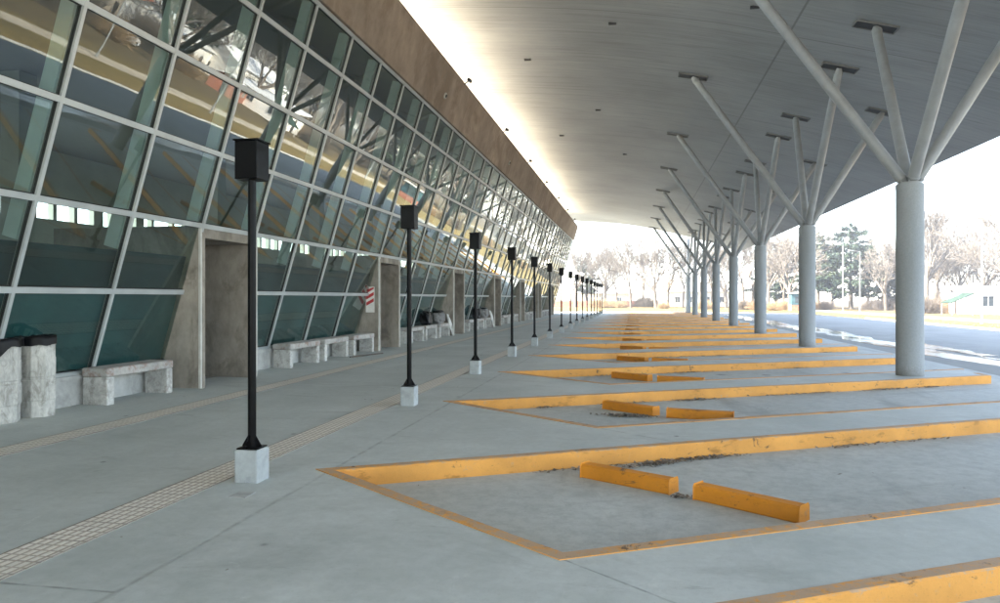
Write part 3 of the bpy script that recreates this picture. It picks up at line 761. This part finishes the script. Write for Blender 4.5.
mb = MB(); mb.tube((-7.95, 19.3, .025), (-7.55, 20.9, .022), .022, .018, 8); tag(mb.build('stick', M['bark']), 'dark broken stick lying on the floor before the middle bench', 'stick')

# striped warning sign on the wall of the second doorway
ya = Y0 + 7 * PW
sg = thing('warning_sign', 'red and white diagonally striped sign on the second doorway wall', 'sign', (-8.3, ya - .075, 1.9))
sx0, sx1, sz0, sz1 = -8.47, -8.18, 1.40, 2.06
mb = MB(); mb.box(sx0, sx1, ya - .085, ya - .07, sz0 - .16, sz1); mb.build('panel', M['sign_white'], sg, .004)
mb = MB(); n_ = 3
for q in range(n_):   # red diagonal bands, bottom left to top right
    zc = sz0 + .05 + q * .20; h_ = .105
    mb.hexa([(sx0 + .02, ya - .0885, zc), (sx1 - .02, ya - .0885, zc + .14), (sx1 - .02, ya - .086, zc + .14), (sx0 + .02, ya - .086, zc),
             (sx0 + .02, ya - .0885, zc + h_), (sx1 - .02, ya - .0885, min(sz1 - .01, zc + .14 + h_)), (sx1 - .02, ya - .086, min(sz1 - .01, zc + .14 + h_)), (sx0 + .02, ya - .086, zc + h_)])
mb.build('stripe', M['sign_red'], sg)

# ------------------------------------------------------------------ trees
def branch_tree(seed, h, spread, levels, up=.35, first=.28, thick=.022):
    r_ = random.Random(seed); tr = MB(); cr = MB()
    def grow(p, d, L, r, lv):
        segs = 3 if lv < 3 else 2; q = p; pts = [(p, r)]
        for s in range(segs):
            d = (d + Vector((r_.uniform(-1, 1), r_.uniform(-1, 1), r_.uniform(-.6, .8))) * (.13 if lv else .06) + Vector((0, 0, .04))).normalized()
            q2 = q + d * (L / segs); rr = r * (1 - .32 * (s + 1) / segs)
            (tr if lv < 2 else cr).tube(q, q2, pts[-1][1], rr, 7 if lv == 0 else 5 if lv < 2 else 3, 0, False)
            pts.append((q2, rr)); q = q2
        if lv >= levels: return
        n = r_.choice((2, 3, 3, 4)) if lv else r_.choice((5, 6))
        for c in range(n):
            t_ = r_.uniform(.45, 1.0) if lv else r_.uniform(.6, 1.0)
            if c == 0: t_ = 1.0
            k_ = min(segs - 1, int(t_ * segs)); f = t_ * segs - k_
            bp = pts[k_][0].lerp(pts[k_ + 1][0], f); br = (pts[k_][1] * (1 - f) + pts[k_ + 1][1] * f)
            a = r_.uniform(0, 6.283); side = d.orthogonal().normalized(); side = Matrix.Rotation(a, 3, d) @ side
            sp = spread * r_.uniform(.55, 1.15) * (.5 if c == 0 else 1)
            nd = (d * math.cos(sp) + side * math.sin(sp) + Vector((0, 0, up * .25))).normalized()
            grow(bp, nd, L * r_.uniform(.6, .82), max(.010, br * r_.uniform(.55, .75)), lv + 1)
    grow(Vector((0, 0, -.1)), Vector((r_.uniform(-.05, .05), r_.uniform(-.05, .05), 1)), h * first, h * thick, 0)
    return tr, cr
def make_bare(name, seed, h, mat, spread=.72, levels=6, first=.22, thick=.013):
    t_ = thing(name, '', 'tree', (0, 0, 0))
    tr, cr = branch_tree(seed, h, spread, levels, .35, first, thick)
    kz = h * 1.5 / max(v.z for v in cr.v)
    for b_ in (tr, cr): b_.v = [v * kz for v in b_.v]
    tr.build('trunk', mat, t_); cr.build('crown', M['twig'], t_)
    return t_
def make_conifer(seed, h, rad, mat, base=.18, flat=.5, tiers=16):
    r_ = random.Random(seed); t_ = thing('conifer_tree', '', 'tree', (0, 0, 0)); tr = MB(); cr = MB()
    tr.tube((0, 0, -.1), (r_.uniform(-.2, .2), 0, h * .55), h * .026, h * .014, 8); tr.tube((0, 0, h * .5), (0, 0, h * .97), h * .015, .03, 6)
    for k_ in range(tiers):
        f = (k_ + r_.uniform(-.3, .3)) / (tiers - 1); f = min(1, max(0, f)); z = h * (base + (1 - base) * f)
        R_ = rad * (1 - f) ** flat * (1 if f > .12 else .65) + .25
        nb = r_.randint(4, 7)
        a0 = r_.uniform(0, 6.28)
        for b in range(nb):
            a = a0 + 6.283 * b / nb + r_.uniform(-.35, .35); L = R_ * r_.uniform(.55, 1.12); d = Vector((math.cos(a), math.sin(a), r_.uniform(-.12, .22)))
            p0 = Vector((0, 0, z)); tr.tube(p0, p0 + d * L, .05, .015, 4, 0, False)
            side = Vector((-d.y, d.x, 0)); n_ = int(85 * L)
            for _ in range(n_):
                t2 = r_.uniform(.22, 1.05) ** .8; wd = .36 * L * (1.05 - t2) + .12
                c = p0 + d * (L * t2) + side * r_.gauss(0, .5) * wd + Vector((0, 0, r_.gauss(-.05, .2)))
                s = r_.uniform(.12, .32); u = Vector((r_.gauss(0, 1), r_.gauss(0, 1), r_.gauss(0, .5))).normalized() * s; v_ = Vector((r_.gauss(0, 1), r_.gauss(0, 1), r_.gauss(0, .5))).normalized() * s * .55
                cr.add([c - u, c - v_, c + u, c + v_], [(0, 1, 2, 3)])
    tr.build('trunk', M['bark'], t_); cr.build('crown', mat, t_)
    return t_
bare = [make_bare('bare_tree', 11, 9.0, M['bark'], .62), make_bare('bare_tree', 23, 9.5, M['bark'], .75, 6, .2), make_bare('bare_tree', 37, 8.0, M['pale_bark'], .66, 6, .2, .015), make_bare('bare_tree', 53, 8.5, M['pale_bark'], .8, 6, .17)]
con = [make_conifer(5, 14.5, 7.4, M['needles'], .16, .55, 18), make_conifer(9, 14.0, 5.0, M['needles_pale'], .3, .5, 14), make_conifer(14, 12.0, 3.2, M['needles'], .1, .9, 18)]
usedT = set()
def place(proto, x, y, s, label, group=None):
    if id(proto) in usedT: o = dup(proto, (x, y, GZ), rnd.uniform(0, 6.28), None, (s, s, s * rnd.uniform(.93, 1.07)))
    else: o = proto; usedT.add(id(proto)); o.location = (x, y, GZ); o.rotation_euler = (0, 0, rnd.uniform(0, 6.28)); o.scale = (s, s, s)
    o['label'] = label
    if group: o['group'] = group
    return o
PU = lambda u, D: at(u, D)
place(con[0], *PU(851, 124), 1.0, 'broad dark green conifer behind two pale street lights, left of the nearest column')
place(con[1], *PU(818, 128), .95, 'pale green conifer showing just right of the second column')
place(con[2], *PU(889, 128), .95, 'tall conifer peeping out left of the nearest column')
place(con[1], *PU(586, 158), .72, 'dark flat-topped conifer above the far lamp posts at the left')
place(con[0], *PU(776, 150), .85, 'green conifer between the second and third columns')
place(bare[1], *PU(656, 140), 1.25, 'spreading bare tree with a leaning trunk, far off in the gap below the canopy end')
place(bare[0], *PU(631, 136), 1.1, 'bare tree with a straight pale trunk, leftmost big tree below the canopy end')
place(bare[2], *PU(926, 98), 1.3, 'large pale leafless tree just right of the nearest column')
place(bare[3], *PU(790, 112), 1.0, 'bare tree with reddish twigs between the second and third columns')
place(bare[0], *PU(744, 120), 1.1, 'dark bare tree just right of the fourth column')
gB = 'bare trees in the hazy row beyond the dry field'
lB = 'leafless grey tree in the hazy row far beyond the dry field'
for u, D, v_ in ((604, 150, 3), (617, 165, 0), (643, 170, 2), (668, 150, 3), (683, 142, 0), (700, 160, 1), (712, 150, 2), (726, 140, 3), (752, 150, 1), (768, 132, 2), (783, 135, 0), (806, 145, 1), (832, 142, 2), (868, 140, 3), (940, 118, 0), (952, 128, 1), (963, 120, 3), (975, 130, 2), (990, 126, 1), (1008, 118, 0), (1030, 125, 3), (1060, 115, 1), (1090, 110, 2), (590, 175, 1), (575, 150, 2), (912, 120, 1), (902, 135, 3)):
    place(bare[v_], *PU(u, D), rnd.uniform(1.0, 1.3) * (.78 if u > 935 else 1), lB, gB)
gR = 'bare trees behind the houses, seen mirrored in the glass front'; lR = 'leafless tree behind the houses to the right of the picture'
for x, y, v_ in ((56, 42, 0), (64, 50, 1), (70, 62, 2), (62, 70, 3), (72, 80, 0), (58, 88, 1), (70, 96, 2), (74, 110, 3), (46, 96, 1), (66, 122, 0), (78, 134, 1), (40, 70, 3), (80, 150, 2), (60, 140, 3), (90, 90, 0), (92, 118, 1), (84, 60, 2), (48, 128, 2), (52, 112, 0), (90, 170, 3), (54, 160, 1), (38, 120, 3)):
    place(bare[v_], x, y, rnd.uniform(.95, 1.35), lR, gR)
for x, y, v_ in ((78, 72, 0), (66, 104, 1), (84, 126, 2)):
    place(con[v_], x, y, 1.1, 'dark conifer behind the houses to the right of the picture', 'conifers behind the houses')
# dry bushes
def make_bush(seed, mat):
    r_ = random.Random(seed); mb = MB(); t_ = thing('dry_bush', '', 'bush', (0, 0, 0))
    for _ in range(420):
        a = r_.uniform(0, 6.28); e = r_.uniform(.15, 1.4); L = r_.uniform(.5, 1.5); p0 = Vector((r_.gauss(0, .3), r_.gauss(0, .3), 0)); d = Vector((math.cos(a) * math.cos(e), math.sin(a) * math.cos(e), math.sin(e)))
        p1 = p0 + d * L * .6; mb.tube(p0, p1, .014, .01, 3, 0, False)
        for _ in range(4):
            d2 = (d + Vector((r_.gauss(0, .5), r_.gauss(0, .5), r_.gauss(0, .4)))).normalized(); mb.tube(p1, p1 + d2 * L * .45, .009, .004, 3, 0, False)
    mb.build('twigs', mat, t_); return t_
bush = [make_bush(3, M['dry_shrub']), make_bush(8, M['bark'])]
for u, D, v_, s in ((596, 138, 0, 1.3), (603, 136, 0, 1.4), (612, 140, 0, 1.2), (621, 138, 0, 1.1), (642, 150, 1, 1.7), (648, 148, 1, 1.8), (664, 128, 0, 1.0), (705, 122, 0, 1.2), (745, 115, 1, 1.2), (757, 112, 0, 1.3), (772, 110, 0, 1.1), (785, 114, 0, 1.3), (812, 118, 0, 1.2), (826, 116, 1, 1.1), (872, 118, 1, 1.4), (884, 112, 1, 1.5), (918, 92, 1, 1.6), (928, 90, 1, 1.5), (940, 95, 1, 1.7), (952, 92, 0, 1.4)):
    place(bush[v_], *PU(u, D), s, 'low dry leafless bush at the far edge of the field', 'dry bushes at the far edge of the field')

for x, y, v_, s in ((46, 58, 1, 2.2), (50, 64, 1, 2.6), (45, 67, 0, 1.8), (53, 70, 1, 2.4), (51, 79, 1, 2.5), (47, 82, 0, 2.0), (56, 84, 1, 2.8), (49, 101, 1, 2.4), (54, 106, 1, 2.6), (44, 108, 0, 1.8)):
    place(bush[v_], x, y, s, 'tall leafless scrub on the bare ground beyond the dirt track', 'scrub beyond the dirt track')
# straw tufts on the verge
gs = MB()
for _ in range(9000):
    x = 20.7 + abs(rnd.gauss(0, 2.2)); y = rnd.uniform(18, 110)
    if y > 72: x -= (y - 72) * .22
    if x > 25.2: continue
    a = rnd.uniform(0, 6.28); h_ = rnd.uniform(.06, .2); wv = Vector((math.cos(a), math.sin(a), 0)) * .012; c = Vector((x, y, GZ)); l_ = Vector((rnd.gauss(0, .05), rnd.gauss(0, .05), h_))
    gs.add([c - wv, c + wv, c + l_], [(0, 1, 2)])
tag(gs.build('dry_grass', M['straw']), 'straw coloured tufts of dry grass along the road verge', 'grass', kind='stuff')

# ------------------------------------------------------------------ street lights
sx, sy = at(982, 53.5)
sl_ = thing('street_light', '', 'street light', (sx, sy, GZ), 'pale street lights along the dirt track')
mb = MB(); mb.tube((sx, sy, GZ - .1), (sx, sy, 7.4), .085, .05, 10); mb.tube((sx, sy, GZ), (sx, sy, GZ + .35), .12, .11, 10); mb.build('pole', M['steel'], sl_)
ad = Vector((-1, -.35, .12)).normalized(); a_ = Vector((sx, sy, 7.35))
mb = MB(); mb.tube(a_, a_ + ad * 1.0, .035, .03, 8); mb.build('arm', M['steel'], sl_)
mb = MB(); c = a_ + ad * 1.25; sd = Vector((-ad.y, ad.x, 0)).normalized()
mb.obox(c, ad * .32, sd * .12, Vector((0, 0, .05))); mb.build('lamp_head', M['steel'], sl_, .03)
sl_['label'] = 'pale street light with a left-pointing arm, in front of the white shed'
for (x, y, lab) in ((*at(860, 88), 'shorter pale street light before the broad conifer, its arm pointing left'), (28.4, 33.5, 'pale street light by the dirt track, nearest to the camera'), (28.6, 48.5, 'pale street light by the dirt track outside the right edge'), (28.9, 17, 'pale street light by the dirt track level with the nearest column')):
    dup(sl_, (x, y, GZ), rnd.uniform(-.1, .1), lab)
tp = dup(sl_, (*at(843, 94), GZ), .15, 'taller pale street light left of its neighbour before the broad conifer', (1, 1, 1.18))

# ------------------------------------------------------------------ houses, kiosk, wall, car
def house(name, label, cx, cy, w_, d_, h_, roof_h, wall, roof, rot=0.0, gable=True, wins=2):
    t_ = thing(name, label, 'house', (0, 0, 0))
    mb = MB(); mb.box(-w_ / 2, w_ / 2, -d_ / 2, d_ / 2, -.3, h_)
    if gable:
        mb.add([(-w_ / 2, -d_ / 2, h_), (-w_ / 2, d_ / 2, h_), (-w_ / 2, 0, h_ + roof_h)], [(2, 1, 0)]); mb.add([(w_ / 2, -d_ / 2, h_), (w_ / 2, d_ / 2, h_), (w_ / 2, 0, h_ + roof_h)], [(0, 1, 2)])
    mb.build('wall', wall, t_)
    mb = MB(); o_ = .4
    if gable:
        for s in (-1, 1):
            a = Vector((0, 0, h_ + roof_h + .03)); e = Vector((0, s * (d_ / 2 + o_), h_ - o_ * roof_h / (d_ / 2) + .03)); m_ = (a + e) / 2; v_ = (e - a) / 2
            mb.obox(m_ + Vector((0, 0, .06)), Vector((w_ / 2 + o_, 0, 0)), v_, Vector((0, 0, .06)))
    else: mb.hexa([(-w_ / 2 - o_, -d_ / 2 - o_, h_ + .01), (w_ / 2 + o_, -d_ / 2 - o_, h_ + .01), (w_ / 2 + o_, d_ / 2 + o_, h_ + roof_h), (-w_ / 2 - o_, d_ / 2 + o_, h_ + roof_h), (-w_ / 2 - o_, -d_ / 2 - o_, h_ + .16), (w_ / 2 + o_, -d_ / 2 - o_, h_ + .16), (w_ / 2 + o_, d_ / 2 + o_, h_ + roof_h + .15), (-w_ / 2 - o_, d_ / 2 + o_, h_ + roof_h + .15)])
    rf = mb.build('roof', roof, t_)
    for i in range(wins):
        x = -w_ / 2 + w_ * (i + .7) / (wins + .6)
        for s in (-1, 1):
            yb_ = s * d_ / 2
            mb = MB(); mb.box(x - .55, x + .55, yb_ - .03, yb_ + .03, .95, 2.1); wn = mb.build('window', M['window'], t_)
            mb = MB(); [mb.box(x + a, x + b, yb_ - .06, yb_ + .06, c_, e_) for a, b, c_, e_ in ((-.63, -.55, .87, 2.18), (.55, .63, .87, 2.18), (-.55, .55, .87, .95), (-.55, .55, 2.1, 2.18), (-.025, .025, .95, 2.1))]
            mb.build('frame', M['trim'], wn)
    for s in (-1, 1):
        mb = MB(); mb.box(s * w_ / 2 - .03, s * w_ / 2 + .03, -.45, .45, 0, 2.05); mb.build('door', M['door'], t_)
    t_.location = (cx, cy, GZ); t_.rotation_euler = (0, 0, rot); return t_
hx, hy = at(1003, 84)
house('white_shed', 'low white shed with a pale lean-to roof at the right edge, beside a green awning', hx + 1.2, hy + 3, 9.6, 6, 2.55, .75, M['white_wall'], M['zinc'], R(-8), False, 2)
gx, gy = at(957, 83)
aw = thing('green_awning', 'sloping green awning on posts left of the white shed', 'awning', (gx, gy, GZ))
mb = MB(); mb.obox((gx, gy, GZ + 1.9), Vector((1.15, 0, .55)), Vector((0, 1.5, 0)), Vector((-.02, 0, .04))); mb.build('canopy_cloth', M['green'], aw)
for dx, dy, h_ in ((-1.05, -1.4, 1.35), (-1.05, 1.4, 1.35), (1.05, -1.4, 2.35), (1.05, 1.4, 2.35)):
    mb = MB(); mb.tube((gx + dx, gy + dy, GZ - .1), (gx + dx, gy + dy, GZ + h_), .05, .05, 8); mb.build('post', M['trim'], aw)
house('white_house', 'long white house far behind the last columns', *at(697, 165), 15, 8, 3.4, 1.2, M['white_wall'], M['zinc'], R(8), True, 4)
house('white_house', 'pale house far beyond the lamp posts', *at(606, 185), 14, 8, 3.2, 1.3, M['cream_wall'], M['zinc'], 0, True, 3)
house('terracotta_house', 'cream house with a terracotta roof beyond the track', 76, 104, 9, 8, 3.2, 1.9, M['cream_wall'], M['red_roof'], R(90), True, 3)
house('white_house', 'white house with a zinc roof beyond the track', 66, 100, 12, 9, 3.6, 1.6, M['white_wall'], M['zinc'], R(80), True, 3)
house('white_house', 'big white house behind the parked car', 62, 114, 15, 10, 4.2, 1.8, M['white_wall'], M['zinc'], R(95), True, 4)
house('brick_house', 'low red brick house among the bare trees', 47, 92, 7, 4.5, 2.0, .9, M['brick'], M['zinc'], R(70), True, 2)
house('white_house', 'small white house standing closest to the right of the bus platform', 70, 66, 9, 7, 3.0, 1.4, M['white_wall'], M['zinc'], R(88), True, 2)
kx, ky = at(800, 108)
kt = thing('teal_kiosk', 'teal kiosk behind the dry field, just left of the second column', 'kiosk', (kx, ky, GZ))
mb = MB(); mb.box(kx - 1.4, kx + 1.4, ky - 1.1, ky + 1.1, GZ + .9, GZ + 2.6); mb.build('wall', M['teal'], kt)
mb = MB(); mb.box(kx - 1.38, kx + 1.38, ky - 1.08, ky + 1.08, GZ - .2, GZ + .898); mb.build('base_wall', M['brick'], kt)
mb = MB(); mb.box(kx - 1.7, kx + 1.7, ky - 1.4, ky + 1.4, GZ + 2.601, GZ + 2.75); mb.build('roof', M['trim'], kt)
mb = MB(); mb.box(kx - .9, kx + .5, ky - 1.13, ky - 1.09, GZ + 1.2, GZ + 2.1); mb.build('window', M['window'], kt)
wx, wy = at(600, 152)
mb = MB(); mb.box(wx - 16, wx + 12, wy, wy + .25, GZ - .2, GZ + 1.3); tag(mb.build('boundary_wall', M['brick'], None, .02), 'low reddish boundary wall far beyond the lamp posts', 'wall')
# white car parked beyond the track
cx, cy = 48, 72
car = thing('parked_car', 'white car parked on the dry field beyond the dirt track', 'car', (0, 0, 0))
prof = [(-2.1, .35), (-2.15, .75), (-1.95, .95), (-1.35, 1.0), (-.75, 1.42), (.75, 1.45), (1.45, 1.02), (2.0, .9), (2.15, .7), (2.1, .32), (1.75, .28), (1.65, .55), (1.4, .66), (1.15, .55), (1.05, .25), (-1.0, .25), (-1.1, .55), (-1.35, .66), (-1.6, .55), (-1.7, .28)]
mb = MB(); n = len(prof)
inset = lambda z: .82 if z < 1.0 else .82 - (z - 1.0) * .45
Lv = [(x, -inset(z), z) for x, z in prof]; Rv = [(x, inset(z), z) for x, z in prof]
tri = tessellate_polygon([[Vector((x, z, 0)) for x, z in prof]])
mb.add(Lv, [tuple(t_) for t_ in tri]); mb.add(Rv, [tuple(t_)[::-1] for t_ in tri]); mb.add(Lv + Rv, [(i, (i + 1) % n, n + (i + 1) % n, n + i) for i in range(n)])
mb.build('body', M['car_paint'], car)
for s in (-1, 1):
    mb = MB(); q = [(-1.1, 1.04), (-.68, 1.36), (.68, 1.38), (1.2, 1.06)]
    f_ = [(x, s * (inset(z) + .012), z) for x, z in q]; b_ = [(x, s * (inset(z) - .03), z) for x, z in q]
    mb.add(f_ + b_, [(0, 1, 2, 3), (7, 6, 5, 4), (0, 4, 5, 1), (1, 5, 6, 2), (2, 6, 7, 3), (3, 7, 4, 0)]); mb.build('side_window', M['window'], car)
    for x in (-1.35, 1.4):
        mb = MB(); mb.tube((x, s * .60, .31), (x, s * .80, .31), .31, .31, 20); wh = mb.build('wheel', M['tyre'], car, .02)
        mb = MB(); mb.tube((x, s * .79, .31), (x, s * .812, .31), .19, .17, 16); mb.build('rim', M['steel'], wh)
    mb = MB(); mb.obox((2.06, s * .6, .78), Vector((.05, 0, 0)), Vector((0, .14, 0)), Vector((-.02, 0, .07))); mb.build('headlight', M['trim'], car)
    mb = MB(); x0_, x1_ = ((-1.32, -.78) if s < 0 else (.8, 1.4)); z0_, z1_ = ((1.03, 1.405) if s < 0 else (1.43, 1.05))
    dz = Vector((0, 0, .012)); m_ = Vector(((x0_ + x1_) / 2, 0, (z0_ + z1_) / 2)); v_ = Vector((x1_ - x0_, 0, z1_ - z0_)) / 2
    mb.obox(m_ + dz, v_, Vector((0, .62, 0)), Vector((-v_.z, 0, v_.x)).normalized() * .012); mb.build('windscreen', M['window'], car)
car.location = (cx, cy, GZ); car.rotation_euler = (0, 0, R(75))

# ------------------------------------------------------------------ hazy air
k = NT('pale_haze'); v_ = k.n('VolumePrincipled', {'Color': (.93, .95, 1.0), 'Density': .0011, 'Anisotropy': .3}); k.t.links.new(v_.outputs[0], k.out.inputs['Volume'])
mb = MB(); mb.box(-400, 500, -300, 600, GZ - 1.2, 26); hz = mb.build('haze', k.m); tag(hz, kind='stuff')
